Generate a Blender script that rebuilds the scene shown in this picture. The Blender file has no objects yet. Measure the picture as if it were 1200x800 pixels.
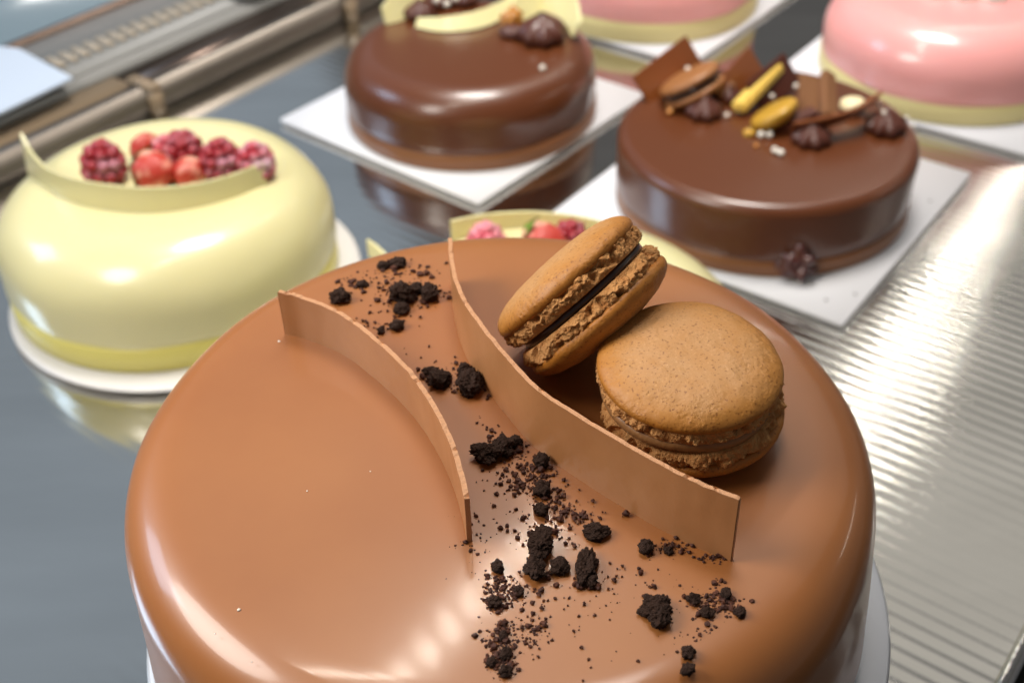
import bpy, bmesh, math, random
import numpy as np
from mathutils import Vector, Matrix, noise
R_ = math.radians
rnd = random.Random(7)
sc = bpy.context.scene
C = sc.collection

# ------------------------------------------------------------------ camera
F_PX, PITCH, ROLL, CAM_H = 1362.0, R_(38.47), R_(-1.95), 0.39
cd = bpy.data.cameras.new('camera'); cam = bpy.data.objects.new('camera', cd); C.objects.link(cam)
fwd = Vector((0, math.cos(PITCH), -math.sin(PITCH))); rt0 = Vector((1, 0, 0)); up0 = rt0.cross(fwd)
rt = rt0 * math.cos(ROLL) + up0 * math.sin(ROLL); up = up0 * math.cos(ROLL) - rt0 * math.sin(ROLL)
CAM = Vector((0, 0, CAM_H))
m = Matrix.Identity(4)
for i in range(3):
    m[i][0], m[i][1], m[i][2], m[i][3] = rt[i], up[i], -fwd[i], CAM[i]
cam.matrix_world = m
cd.sensor_width = 36.0; cd.lens = F_PX / 1200 * 36.0
cd.clip_start = 0.01; cd.clip_end = 50
cd.dof.use_dof = True; cd.dof.focus_distance = 0.247; cd.dof.aperture_fstop = 17; cd.dof.aperture_blades = 0
sc.camera = cam

# ------------------------------------------------------------------ light
sc.view_settings.view_transform = 'Standard'; sc.view_settings.look = 'None'
sc.view_settings.exposure = 0.0; sc.view_settings.gamma = 1.0; sc.view_settings.use_curve_mapping = False
w = bpy.data.worlds.new('World'); sc.world = w; w.use_nodes = True
bg = w.node_tree.nodes['Background']; bg.inputs[0].default_value = (0.46, 0.45, 0.45, 1); bg.inputs[1].default_value = 0.27
CT = R_(-38.66)                                        # the counter runs along W, its ribs along U
U = Vector((math.cos(CT), math.sin(CT), 0)); W = Vector((-U.y, U.x, 0)); Z = Vector((0, 0, 1))
def uw(u, w_, z=0.0): return U * u + W * w_ + Z * z
def lamp(name, loc, target, energy, color, sx, sy, shape='RECTANGLE'):
    l = bpy.data.lights.new(name, 'AREA'); l.energy = energy; l.color = color; l.shape = shape; l.size = sx
    if shape in ('RECTANGLE', 'ELLIPSE'): l.size_y = sy
    o = bpy.data.objects.new(name, l); C.objects.link(o); o.location = loc
    o.rotation_euler = (Vector(target) - Vector(loc)).to_track_quat('-Z', 'Y').to_euler()
    return o
led0 = None
for (uu, zz, w0, w1, st, e) in ((-0.35, 0.685, 0.10, 0.55, 0.033, 0.085), (-0.35, 0.685, 0.576, 1.75, 0.033, 0.028), (0.55, 0.55, 1.0, 1.7, 0.05, 0.05)):
    ld = bpy.data.lights.new('led_diode', 'AREA'); ld.shape = 'DISK'; ld.size = 0.012; ld.energy = e; ld.color = (1.0, 0.92, 0.80)
    k = w0
    while k < w1:
        o = bpy.data.objects.new('led_diode', ld); C.objects.link(o); o.location = uw(uu, k, zz); k += st
        o.rotation_euler = (uw(uu + (0.05 if uu < 0 else -0.35), k, 0) - o.location).to_track_quat('-Z', 'Y').to_euler()
lamp('shop_window', (-1.5, 0.75, 0.95), (0, 0.5, 0.0), 7, (0.55, 0.75, 1.0), 0.5, 0.5)
lamp('shop_front', (-1.3, 1.9, 1.45), (0, 0.5, 0.0), 4.4, (0.62, 0.80, 1.0), 2.8, 1.6)
lamp('far_ceiling', (1.3, 2.0, 2.0), (0.2, 0.5, 0.0), 4.8, (1.0, 0.94, 0.83), 2.0, 1.6)
lamp('left_key_light', (-0.42, 0.20, 0.55), (-0.02, 0.22, 0.2), 3.1, (1.0, 0.93, 0.85), 0.28, 0.28, 'DISK')  # unseen key light, added so the front cake falls off from left to right
cp_ = lamp('rear_fill_light', (0.06, 0.90, 2.0), (0.06, 0.88, 0), 5.2, (1.0, 0.95, 0.89), 0.6, 0.6); cp_.data.spread = R_(56)  # added overhead fill, spread narrowed to brighten the rear cakes and boards

# ------------------------------------------------------------------ helpers
def ray(px, py): return fwd + rt * ((px - 600) / F_PX) - up * ((py - 400) / F_PX)
def at(px, py, z):
    d = ray(px, py); return CAM + d * ((z - CAM_H) / d.z)
FX, FY, FR = -0.0040, 0.2016, 0.0901
ZB = 0.1466                                             # the front cake stands on a raised stand
ZT = ZB + 0.0595
def topz(x, y):
    r = math.hypot(x - FX, y - FY) / (FR - 0.02)
    return ZT - 0.0003 * min(r, 1.2) ** 2
def on_top(px, py, h=0.0):
    z = ZT
    for _ in range(6):
        p = at(px, py, z + h); z = topz(p.x, p.y)
    return Vector((p.x, p.y, z))

def mesh(name, V, F, mat, parent=None, smooth=True, loc=None):
    me = bpy.data.meshes.new(name); me.from_pydata([tuple(v) for v in V], [], F); me.update()
    if smooth: me.polygons.foreach_set('use_smooth', [True] * len(me.polygons))
    o = bpy.data.objects.new(name, me); C.objects.link(o)
    if mat: me.materials.append(mat)
    if parent: o.parent = parent
    if loc is not None: o.location = loc
    return o
def tag(o, label=None, cat=None, group=None, kind=None):
    if label: o['label'] = label
    if cat: o['category'] = cat
    if group: o['group'] = group
    if kind: o['kind'] = kind
    return o
def empty(name, loc, label, cat, group=None, rz=0):
    o = bpy.data.objects.new(name, None); C.objects.link(o); o.location = loc; o.rotation_euler = (0, 0, rz); o.empty_display_size = 0.01
    return tag(o, label, cat, group)
def copy_tree(o, parent=None):
    c = o.copy(); C.objects.link(c)
    if parent: c.parent = parent
    for ch in list(o.children): copy_tree(ch, c)
    return c
def revolve(profile, seg, disp=None, cap0=True, cap1=True):
    """profile: list of (r, z); returns V, F"""
    V, F = [], []; n = len(profile)
    for j, (r, z) in enumerate(profile):
        for i in range(seg):
            a = 2 * math.pi * i / seg; v = Vector((r * math.cos(a), r * math.sin(a), z))
            V.append(disp(v, j / (n - 1), a) if disp else v)
    for j in range(n - 1):
        for i in range(seg):
            k = (i + 1) % seg; F.append((j * seg + i, j * seg + k, (j + 1) * seg + k, (j + 1) * seg + i))
    if cap0: F.append(tuple(reversed(range(seg))))
    if cap1: F.append(tuple((n - 1) * seg + i for i in range(seg)))
    return V, F
def box(x0, x1, y0, y1, z0, z1, frame=None, bev=0.0):
    bm = bmesh.new(); bmesh.ops.create_cube(bm, size=1)
    for v in bm.verts: v.co = Vector(((x0 + x1) / 2 + v.co.x * (x1 - x0), (y0 + y1) / 2 + v.co.y * (y1 - y0), (z0 + z1) / 2 + v.co.z * (z1 - z0)))
    if bev > 0: bmesh.ops.bevel(bm, geom=bm.edges[:], offset=bev, segments=2, affect='EDGES')
    V = [v.co.copy() for v in bm.verts]; F = [tuple(v.index for v in f.verts) for f in bm.faces]; bm.free()
    if frame: V = [frame(v) for v in V]
    return V, F
UWF = lambda v: U * v.x + W * v.y + Z * v.z
def merge(parts):
    V, F = [], []
    for v, f in parts:
        k = len(V); V += list(v); F += [tuple(i + k for i in q) for q in f]
    return V, F
def arc(cx, cz, r, a0, a1, n): return [(cx + r * math.cos(R_(a0 + (a1 - a0) * i / n)), cz + r * math.sin(R_(a0 + (a1 - a0) * i / n))) for i in range(n + 1)]

# ------------------------------------------------------------------ materials
def mat(name, col, rough=0.4, metal=0.0, coat=0.0, coat_r=0.1, sss=0.0, sss_col=None, spec=0.5, bump=None, var=None):
    """bump: (scale, strength, distance, detail)   var: (scale, colour2, lo, hi)"""
    M = bpy.data.materials.new(name); M.use_nodes = True; nt = M.node_tree; b = nt.nodes['Principled BSDF']
    b.inputs['Base Color'].default_value = (*col, 1); b.inputs['Roughness'].default_value = rough; b.inputs['Metallic'].default_value = metal
    b.inputs['Coat Weight'].default_value = coat; b.inputs['Coat Roughness'].default_value = coat_r; b.inputs['Specular IOR Level'].default_value = spec
    if sss > 0:
        b.inputs['Subsurface Weight'].default_value = sss; b.inputs['Subsurface Scale'].default_value = 0.004
        b.inputs['Subsurface Radius'].default_value = sss_col or (1, .5, .25)
    tc = nt.nodes.new('ShaderNodeTexCoord')
    if var:
        n = nt.nodes.new('ShaderNodeTexNoise'); n.inputs['Scale'].default_value = var[0]; n.inputs['Detail'].default_value = 6
        r = nt.nodes.new('ShaderNodeValToRGB'); r.color_ramp.elements[0].position = var[2]; r.color_ramp.elements[1].position = var[3]
        r.color_ramp.elements[0].color = (*col, 1); r.color_ramp.elements[1].color = (*var[1], 1)
        nt.links.new(tc.outputs['Object'], n.inputs['Vector']); nt.links.new(n.outputs['Fac'], r.inputs[0]); nt.links.new(r.outputs[0], b.inputs['Base Color'])
    if bump:
        n = nt.nodes.new('ShaderNodeTexNoise'); n.inputs['Scale'].default_value = bump[0]; n.inputs['Detail'].default_value = bump[3]
        k = nt.nodes.new('ShaderNodeBump'); k.inputs['Strength'].default_value = bump[1]; k.inputs['Distance'].default_value = bump[2]
        nt.links.new(tc.outputs['Object'], n.inputs['Vector']); nt.links.new(n.outputs['Fac'], k.inputs['Height']); nt.links.new(k.outputs[0], b.inputs['Normal'])
        if coat > 0: nt.links.new(k.outputs[0], b.inputs['Coat Normal'])
    return M
MILK = mat('milk_chocolate_glaze', (0.290, 0.100, 0.024), 0.40, coat=0.5, coat_r=0.12, sss=0.08, bump=(30, 0.16, 0.0005, 3), var=(20, (0.330, 0.122, 0.031), 0.35, 0.7))
MILKBAND = mat('milk_chocolate_sheet', (0.38, 0.165, 0.06), 0.38, coat=0.15, coat_r=0.3, bump=(700, 0.12, 0.0003, 3), var=(60, (0.43, 0.20, 0.08), 0.4, 0.7))
MILKCUT = mat('milk_chocolate_cut_edge', (0.50, 0.25, 0.12), 0.6, bump=(1500, 0.5, 0.0004, 3))
DARK = mat('dark_chocolate_glaze', (0.105, 0.028, 0.007), 0.34, coat=0.45, coat_r=0.17, bump=(30, 0.2, 0.0006, 2))
DARKBASE = mat('biscuit_base', (0.24, 0.09, 0.028), 0.45, coat=0.2)
FRONTBASE = mat('dark_base_disc', (0.05, 0.018, 0.01), 0.4)
LEMON = mat('lemon_glaze', (0.68, 0.63, 0.34), 0.36, coat=0.6, coat_r=0.12, sss=0.15, sss_col=(1, .8, .3), bump=(24, 0.2, 0.0006, 2))
LEMONBASE = mat('lemon_base', (0.70, 0.62, 0.16), 0.45, coat=0.2)
IVORY = mat('white_chocolate', (0.78, 0.72, 0.38), 0.4, coat=0.2, sss=0.2, sss_col=(1, .8, .4), bump=(120, 0.1, 0.0004, 2))
PINK = mat('pink_glaze', (0.84, 0.38, 0.36), 0.34, coat=0.6, coat_r=0.12, sss=0.15, bump=(24, 0.2, 0.0006, 2))
PINKBASE = mat('vanilla_base', (0.74, 0.64, 0.30), 0.5)
CARD = mat('white_card', (0.84, 0.84, 0.87), 0.55, bump=(900, 0.05, 0.0002, 2))
CHINA = mat('white_plate', (0.72, 0.70, 0.68), 0.3, coat=0.4, coat_r=0.1)
GREYPL = mat('silvered_card_plate', (0.50, 0.52, 0.56), 0.35, coat=0.3)
GANACHE = mat('dark_ganache', (0.085, 0.022, 0.012), 0.42, coat=0.2, coat_r=0.15)
SHARD = mat('chocolate_shard', (0.21, 0.06, 0.014), 0.35, coat=0.4, coat_r=0.15, bump=(200, 0.2, 0.0005, 2))
BROWNIE = mat('brown_sponge', (0.22, 0.095, 0.035), 0.7, bump=(600, 0.8, 0.0008, 4))
GOLDMAC = mat('golden_shell', (0.50, 0.28, 0.03), 0.4, coat=0.2)
YELLOWMAC = mat('yellow_bar', (0.74, 0.52, 0.11), 0.5, bump=(500, 0.4, 0.0005, 3))
PEARLM = mat('pearl_sugar', (0.80, 0.75, 0.66), 0.2, coat=0.6, coat_r=0.05)
PEARLG = mat('amber_pearl', (0.62, 0.26, 0.06), 0.25, coat=0.6, coat_r=0.05)
RASP = mat('raspberry', (0.30, 0.012, 0.022), 0.5, coat=0.05, sss=0.05, bump=(300, 0.3, 0.0005, 3), var=(70, (0.56, 0.30, 0.38), 0.48, 0.72))
STRAW = mat('strawberry_flesh', (0.48, 0.040, 0.025), 0.5, coat=0.1, sss=0.05, bump=(350, 0.5, 0.0006, 3), var=(90, (0.74, 0.36, 0.26), 0.47, 0.60))
LEAF = mat('strawberry_leaf', (0.16, 0.26, 0.03), 0.5)
STRAWIN = mat('strawberry_heart', (0.88, 0.62, 0.34), 0.4, coat=0.3, var=(120, (0.85, 0.25, 0.08), 0.5, 0.75))
CRUMB = mat('cookie_crumb', (0.036, 0.016, 0.009), 0.8, spec=0.25, bump=(2600, 1.0, 0.0012, 6), var=(700, (0.055, 0.024, 0.013), 0.5, 0.75))
CRUMB2 = mat('cookie_dust', (0.045, 0.015, 0.009), 0.7, spec=0.3, var=(900, (0.09, 0.028, 0.013), 0.45, 0.6))
FILL = mat('dark_filling', (0.035, 0.016, 0.012), 0.28, coat=0.2)
FILLB = mat('brown_filling', (0.27, 0.125, 0.04), 0.55, bump=(500, 0.5, 0.0005, 3))
FOOT = mat('macaron_foot', (0.52, 0.25, 0.08), 0.7, spec=0.35, bump=(1600, 0.9, 0.0008, 5), var=(420, (0.38, 0.15, 0.035), 0.45, 0.7))

def macaron_shell_mat():
    M = mat('macaron_shell', (0.5, 0.27, 0.1), 0.50, spec=0.4); nt = M.node_tree; b = nt.nodes['Principled BSDF']; tc = nt.nodes['Texture Coordinate']
    def nz(s, d, ro=0.5):
        n = nt.nodes.new('ShaderNodeTexNoise'); n.inputs['Scale'].default_value = s; n.inputs['Detail'].default_value = d; n.inputs['Roughness'].default_value = ro
        nt.links.new(tc.outputs['Object'], n.inputs['Vector']); return n
    def ramp(src, e):
        r = nt.nodes.new('ShaderNodeValToRGB'); cr = r.color_ramp
        cr.elements[0].position, cr.elements[0].color = e[0][0], (*e[0][1], 1); cr.elements[1].position, cr.elements[1].color = e[-1][0], (*e[-1][1], 1)
        for p, c in e[1:-1]: cr.elements.new(p).color = (*c, 1)
        nt.links.new(src, r.inputs[0]); return r
    # mottled baked colour: paler crinkled crown, more orange towards the rim (object z)
    sep = nt.nodes.new('ShaderNodeSeparateXYZ'); nt.links.new(tc.outputs['Object'], sep.inputs[0])
    mr = nt.nodes.new('ShaderNodeMapRange'); mr.inputs[1].default_value = 0.005; mr.inputs[2].default_value = 0.0106; nt.links.new(sep.outputs[2], mr.inputs[0])
    n1 = nz(130, 5, 0.6); mx = nt.nodes.new('ShaderNodeMath'); mx.operation = 'MULTIPLY_ADD'; mx.inputs[1].default_value = 0.9; mx.inputs[2].default_value = -0.45
    nt.links.new(n1.outputs['Fac'], mx.inputs[0]); ad = nt.nodes.new('ShaderNodeMath'); ad.operation = 'ADD'; nt.links.new(mx.outputs[0], ad.inputs[0]); nt.links.new(mr.outputs[0], ad.inputs[1])
    base = ramp(ad.outputs[0], [(0.0, (0.37, 0.135, 0.016)), (0.55, (0.42, 0.18, 0.036)), (1.0, (0.46, 0.235, 0.085))])
    sp = ramp(nz(1500, 2, 0.5).outputs['Fac'], [(0.30, (0.45, 0.35, 0.25)), (0.40, (1, 1, 1)), (0.62, (1, 1, 1)), (0.72, (1.2, 1.3, 1.5))])
    mm = nt.nodes.new('ShaderNodeMix'); mm.data_type = 'RGBA'; mm.blend_type = 'MULTIPLY'; mm.inputs[0].default_value = 0.8
    nt.links.new(base.outputs[0], mm.inputs[6]); nt.links.new(sp.outputs[0], mm.inputs[7]); nt.links.new(mm.outputs[2], b.inputs['Base Color'])
    # crinkles and pits
    h1 = nz(420, 6, 0.6); v = nt.nodes.new('ShaderNodeTexVoronoi'); v.inputs['Scale'].default_value = 420; nt.links.new(tc.outputs['Object'], v.inputs['Vector'])
    pit = ramp(v.outputs['Distance'], [(0.0, (0, 0, 0)), (0.22, (1, 1, 1))]); hm = nt.nodes.new('ShaderNodeMath'); hm.operation = 'MULTIPLY_ADD'; hm.inputs[1].default_value = 0.22
    nt.links.new(pit.outputs[0], hm.inputs[0]); nt.links.new(h1.outputs['Fac'], hm.inputs[2])
    k = nt.nodes.new('ShaderNodeBump'); k.inputs['Strength'].default_value = 0.42; k.inputs['Distance'].default_value = 0.0007
    pm = ramp(nz(110, 3, 0.5).outputs['Fac'], [(0.40, (0.18, 0.18, 0.18)), (0.62, (1, 1, 1))]); hx = nt.nodes.new('ShaderNodeMath'); hx.operation = 'MULTIPLY'
    cen = nt.nodes.new('ShaderNodeMath'); cen.operation = 'SUBTRACT'; cen.inputs[1].default_value = 0.70; nt.links.new(hm.outputs[0], cen.inputs[0]); nt.links.new(cen.outputs[0], hx.inputs[0]); nt.links.new(pm.outputs[0], hx.inputs[1]); hm = hx
    nt.links.new(hm.outputs[0], k.inputs['Height']); k.inputs['Strength'].default_value = 0.75; k.inputs['Distance'].default_value = 0.0009; nt.links.new(k.outputs[0], b.inputs['Normal'])
    return M
SHELL = macaron_shell_mat()

def steel(name, col, rough, aniso=0.0, grain=0.15):
    M = mat(name, col, rough, metal=1.0); nt = M.node_tree; b = nt.nodes['Principled BSDF']; tc = nt.nodes['Texture Coordinate']
    mp = nt.nodes.new('ShaderNodeMapping'); mp.inputs['Rotation'].default_value = (0, 0, -CT); mp.inputs['Scale'].default_value = (14, 900, 900)
    n = nt.nodes.new('ShaderNodeTexNoise'); n.inputs['Scale'].default_value = 1; n.inputs['Detail'].default_value = 3
    nt.links.new(tc.outputs['Object'], mp.inputs[0]); nt.links.new(mp.outputs[0], n.inputs['Vector'])
    k = nt.nodes.new('ShaderNodeBump'); k.inputs['Strength'].default_value = grain; k.inputs['Distance'].default_value = 0.0002
    nt.links.new(n.outputs['Fac'], k.inputs['Height']); nt.links.new(k.outputs[0], b.inputs['Normal'])
    r = nt.nodes.new('ShaderNodeMapRange'); r.inputs[3].default_value = rough * 0.75; r.inputs[4].default_value = rough * 1.3
    n2 = nt.nodes.new('ShaderNodeTexNoise'); n2.inputs['Scale'].default_value = 9; n2.inputs['Detail'].default_value = 5
    nt.links.new(tc.outputs['Object'], n2.inputs['Vector']); nt.links.new(n2.outputs['Fac'], r.inputs[0]); nt.links.new(r.outputs[0], b.inputs['Roughness'])
    n3 = nt.nodes.new('ShaderNodeTexNoise'); n3.inputs['Scale'].default_value = 1; n3.inputs['Detail'].default_value = 4
    mp3 = nt.nodes.new('ShaderNodeMapping'); mp3.inputs['Rotation'].default_value = (0, 0, -CT); mp3.inputs['Scale'].default_value = (4, 16, 4)
    nt.links.new(tc.outputs['Object'], mp3.inputs[0]); nt.links.new(mp3.outputs[0], n3.inputs['Vector'])
    cr = nt.nodes.new('ShaderNodeValToRGB'); cr.color_ramp.elements[0].position = 0.35; cr.color_ramp.elements[1].position = 0.68
    cr.color_ramp.elements[0].color = (col[0] * 0.88, col[1] * 0.88, col[2] * 0.88, 1); cr.color_ramp.elements[1].color = (col[0] * 1.06, col[1] * 1.06, col[2] * 1.06, 1)
    nt.links.new(n3.outputs['Fac'], cr.inputs[0]); nt.links.new(cr.outputs[0], b.inputs['Base Color'])
    return M
STEEL = steel('brushed_steel', (0.66, 0.65, 0.62), 0.115, grain=0.06)
STEELD = steel('dark_steel', (0.15, 0.11, 0.09), 0.35)
STEELB = steel('rail_steel', (0.24, 0.21, 0.18), 0.45)
TAN = mat('tan_panel', (0.26, 0.19, 0.12), 0.45)
BLACK = mat('black_gap', (0.012, 0.010, 0.009), 0.5)
BLUEGL = mat('case_glass', (0.22, 0.30, 0.36), 0.12, spec=0.8, coat=0.5)
GREYV = mat('vent_grey', (0.22, 0.22, 0.21), 0.45)
SLATM = mat('vent_slat', (0.42, 0.36, 0.28), 0.4)

# ------------------------------------------------------------------ the counter and the case around it
U0, U1 = -0.68, -0.024
def sm(a, b, x):
    t = min(1, max(0, (x - a) / (b - a))); return t * t * (3 - 2 * t)
us = np.linspace(U0, U1, 24); ws = np.arange(-0.25, 2.1, 0.00075)
V, F = [], []
for wi in ws:
    for ui in us:
        amp = 0.00032 * (0.12 + 0.88 * sm(-0.36, -0.22, ui))
        V.append(uw(ui, wi, amp * abs(math.sin(math.pi * wi / 0.0075))))
nu = len(us)
for j in range(len(ws) - 1):
    for i in range(nu - 1): F.append((j * nu + i, j * nu + i + 1, (j + 1) * nu + i + 1, (j + 1) * nu + i))
tag(mesh('counter', V, F, STEEL), kind='structure')
# right edge: folded lip, dark channel, steel rail
tag(mesh('counter_edge', *box(U1, U1 + 0.004, -0.25, 2.1, -0.012, 0.0012, UWF, 0.0005), STEEL), kind='structure')
tag(mesh('channel_floor', *box(U1 + 0.004, U1 + 0.6, -0.25, 2.1, -0.05, -0.03, UWF), BLACK), kind='structure')
r_ = empty('case_rail', uw(U1 + 0.02, 0.5, 0), 'bright steel rail with a dark channel along the right edge of the counter', 'rail')
def uwpart(name, args, M, parent, bev=0.0):
    V, F = box(*args, UWF, bev); b = parent.location
    return mesh(name, [v - b for v in V], F, M, parent)
uwpart('inner_strip', (U1 + 0.009, U1 + 0.0125, -0.25, 2.1, -0.03, -0.004), STEELB, r_, 0.0006)
uwpart('outer_strip', (U1 + 0.019, U1 + 0.05, -0.25, 2.1, -0.03, 0.002), STEEL, r_, 0.0012)
# left: black slot, lip, panels, vent
tag(mesh('black_slot', *box(U0 - 0.016, U0, -0.4, 2.3, -0.03, -0.004, UWF), BLACK), kind='structure')
led = empty('case_ledge', uw(-0.72, 0.8, 0), 'raised steel ledge with tan and dark panels running behind the cakes', 'ledge')
uwpart('front_bar', (-0.695, -0.6812, -0.4, 2.3, -0.004, 0.020), STEELB, led, 0.0015)
uwpart('dark_panel', (-0.724, -0.6955, 0.445, 0.635, 0.0, 0.016), STEELD, led)
uwpart('tan_panel', (-0.724, -0.6955, -0.4, 0.444, 0.0, 0.017), TAN, led)
uwpart('tan_panel', (-0.724, -0.6955, 0.636, 2.3, 0.0, 0.017), TAN, led)
uwpart('top_tray', (-0.816, -0.7245, -0.4, 2.3, 0.010, 0.022), GREYV, led, 0.001)
vent = empty('vent_grille', uw(-0.76, 0.8, 0.022), 'long slotted grey vent grille on the ledge at the upper left', 'vent grille')
uwpart('frame', (-0.79, -0.735, -0.1, 1.8, 0.0222, 0.0232), GREYV, vent)
sl = None
for i in range(150):
    wv = -0.05 + i * 0.011
    if sl is None:
        sl = uwpart('slat', (-0.775, -0.755, wv, wv + 0.006, 0.0234, 0.0262), SLATM, vent, 0.0006); base_w = wv
    else:
        s2 = sl.copy(); C.objects.link(s2); s2.parent = vent; s2.location = W * (wv - base_w)
for nm, pxy in (('ledge_bracket', (181, 118)), ('ledge_bracket', (406, 8))):
    p = at(pxy[0], pxy[1] + 14, 0); wv = p.dot(W)
    b = mesh(nm, *merge([box(-0.680, -0.673, wv - 0.005, wv + 0.005, 0.0005, 0.0195, UWF, 0.001), box(-0.702, -0.673, wv - 0.005, wv + 0.005, 0.0202, 0.0240, UWF, 0.001)]), TAN)
    tag(b, 'small tan bracket on the steel ledge ' + ('above the berry topped cake' if pxy[0] < 300 else 'left of the middle chocolate cake'), 'bracket', 'brackets on the ledge')
gl = empty('case_glass', uw(-0.88, 0.8, 0.058), 'blue grey glass of the display case beyond the vent grille', 'glass')
uwpart('pane', (-1.5, -0.824, -0.4, 2.6, 0.012, 0.018), BLUEGL, gl)
uwpart('frame_strip', (-0.8235, -0.8165, -0.4, 2.6, 0.010, 0.026), STEELD, gl, 0.001)
uwpart('far_strip', (-1.03, -0.96, -0.4, 2.6, 0.0185, 0.03), TAN, gl, 0.001)
# white card lying on the ledge
zc = 0.034
pts = [at(-70, 45, zc), at(22, 57, zc), at(85, 91, zc), at(0, 132, zc), at(-90, 150, zc)]
n = len(pts); V = [p.copy() for p in pts] + [p - Z * 0.002 for p in pts]
F = [tuple(range(n))[::-1], tuple(range(n, 2 * n))] + [(i, (i + 1) % n, n + (i + 1) % n, n + i) for i in range(n)]
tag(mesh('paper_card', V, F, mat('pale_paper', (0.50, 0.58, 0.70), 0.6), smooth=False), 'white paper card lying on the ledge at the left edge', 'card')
p = at(300, -12, 0.027)
V, F = revolve([(0.012, 0), (0.016, 0.002), (0.0215, 0.006), (0.0222, 0.0065), (0.0212, 0.0062), (0.014, 0.003), (0.001, 0.0025)], 48)
tag(mesh('small_dish', V, F, mat('pale_blue_dish', (0.6, 0.7, 0.8), 0.2, coat=0.5), loc=p), 'small pale blue dish on the ledge at the top edge of the picture', 'dish')

# ------------------------------------------------------------------ boards and plates
def square_board(px, py, s, th, label, extra=0.0):
    V, F = box(-s / 2, s / 2, -s / 2, s / 2, 0.0015, 0.0045, None, 0.0004)
    o = mesh('cake_board', V, F, CARD, loc=(px, py, 0)); o.rotation_euler = (0, 0, th)
    return tag(o, label, 'cake board', 'square white cake boards')
def plate(x, y, r, z, label, M, name='cake_plate'):
    prof = [(r * 0.80, z + 0.0005), (r * 0.96, z + 0.0018), (r * 0.995, z + 0.0030), (r, z + 0.0038), (r * 0.992, z + 0.0046), (r * 0.95, z + 0.0044), (r * 0.5, z + 0.0042), (0.001, z + 0.0042)]
    V, F = revolve(prof, 128); return tag(mesh(name, V, F, M, loc=(x, y, 0)), label, 'plate')
square_board(0.1613, 0.6261, 0.1932, -0.6661, 'square white board under the chocolate cake topped with nuts and macaron pieces')
square_board(-0.0282, 0.758, 0.186, -0.71, 'square white board under the chocolate cake with pale curls on top')
square_board(0.127, 0.950, 0.193, -0.68, 'square white board under the pink cake at the top middle')
square_board(0.327, 0.798, 0.193, -0.67, 'square white board under the pink cake in the upper right corner')
plate(-0.1861, 0.5541, 0.0996, 0.0, 'round white plate under the pale yellow cake with berries', CHINA)
plate(0.0203, 0.4364, 0.0975, 0.0, 'round white plate under the mostly hidden yellow cake', CHINA)
# front stand (its top is the plate rim seen at the lower corners)
st = empty('cake_stand', (FX + 0.0030, FY + 0.001, 0), 'raised white round plate rim under the big front caramel brown cake', 'cake stand')
pr = 0.0960
V, F = revolve([(0.03, ZB - 0.004), (pr * 0.9, ZB - 0.003), (pr * 0.99, ZB), (pr, ZB + 0.0015), (pr * 0.99, ZB + 0.0026), (pr * 0.95, ZB + 0.0022), (0.001, ZB + 0.0022)], 160)
mesh('plate', V, F, GREYPL, st)
V, F = revolve([(0.05, 0.0005), (0.05, 0.003), (0.02, 0.012), (0.013, 0.05), (0.013, 0.11), (0.028, ZB - 0.0045)], 48)
mesh('pedestal', V, F, CHINA, st)

# ------------------------------------------------------------------ cakes
def cake_profile(R, h, fl, drop=0.0007, z0=0.007, lip=0.0035, ex=1.0, flare=0.0):
    pts = [(R + flare - 0.004, z0), (R + flare - 0.0012, z0 - 0.0004), (R + flare - 0.0003, z0 + lip * 0.5), (R + flare, z0 + lip)]
    for i in range(1, 5): pts.append((R + flare * (1 - i / 5) ** 0.8, z0 + lip + (h - fl - z0 - lip) * i / 5))
    for i in range(0, 25):
        a = R_(90 * i / 24); pts.append((R - fl + fl * max(0.0, math.cos(a)) ** ex, h - drop - fl + fl * math.sin(a) ** ex))
    Rt = R - fl
    for i in range(1, 16):
        t = 1 - i / 15.0; pts.append((max(Rt * t, 0.0003), h - drop * t * t))
    return pts
def cake(name, x, y, z, R, h, fl, M, MB, label, seed=0, wob=0.0006, base_r=1.0, z0=0.007, drop=0.0007, seg=160, ex=1.0, flare=0.0):
    e = empty(name, (x, y, z), label, 'cake')
    def disp(v, t, a):
        rr = math.hypot(v.x, v.y)
        if rr < 0.01: return v
        k = noise.noise(Vector((math.cos(a) * 2.2 + seed, math.sin(a) * 2.2, v.z * 25)))
        s = wob * k * min(1, max(0, (h - v.z) / 0.012)) * (1.6 if v.z < z0 + 0.006 else 1)
        return Vector((v.x * (1 + s / rr), v.y * (1 + s / rr), v.z + wob * 0.35 * noise.noise(Vector((v.x * 25 + seed, v.y * 25, 1)))))
    V, F = revolve(cake_profile(R, h, fl, drop, z0, ex=ex, flare=flare), seg, disp); mesh('glaze', V, F, M, e)
    br = R * base_r + flare
    V, F = revolve([(br - 0.001, 0), (br, 0.0008), (br, z0 - 0.001), (br - 0.0008, z0 + 0.0002), (R * 0.6, z0 + 0.0004)], seg)
    mesh('base_disc', V, F, MB, e)
    return e
front = cake('caramel_cake', FX, FY, ZB + 0.0024, FR - 0.0022, ZT - ZB - 0.0024, 0.0165, MILK, FRONTBASE, 'big glossy caramel brown cake in the foreground carrying two macarons', 3, 0.0011, 0.99, 0.0055, drop=0.0003, seg=256, ex=0.8, flare=0.0026)
RX, RY, RH = 0.1577, 0.6231, 0.0505
rightc = cake('chocolate_cake', RX, RY, 0.0047, 0.0895, RH - 0.004, 0.007, DARK, DARKBASE, 'round dark chocolate cake with flat top, macaron pieces and pearls on it', 11, 0.0009, 0.998, 0.0105)
MX, MY, MH = -0.0226, 0.7516, 0.056
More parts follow.
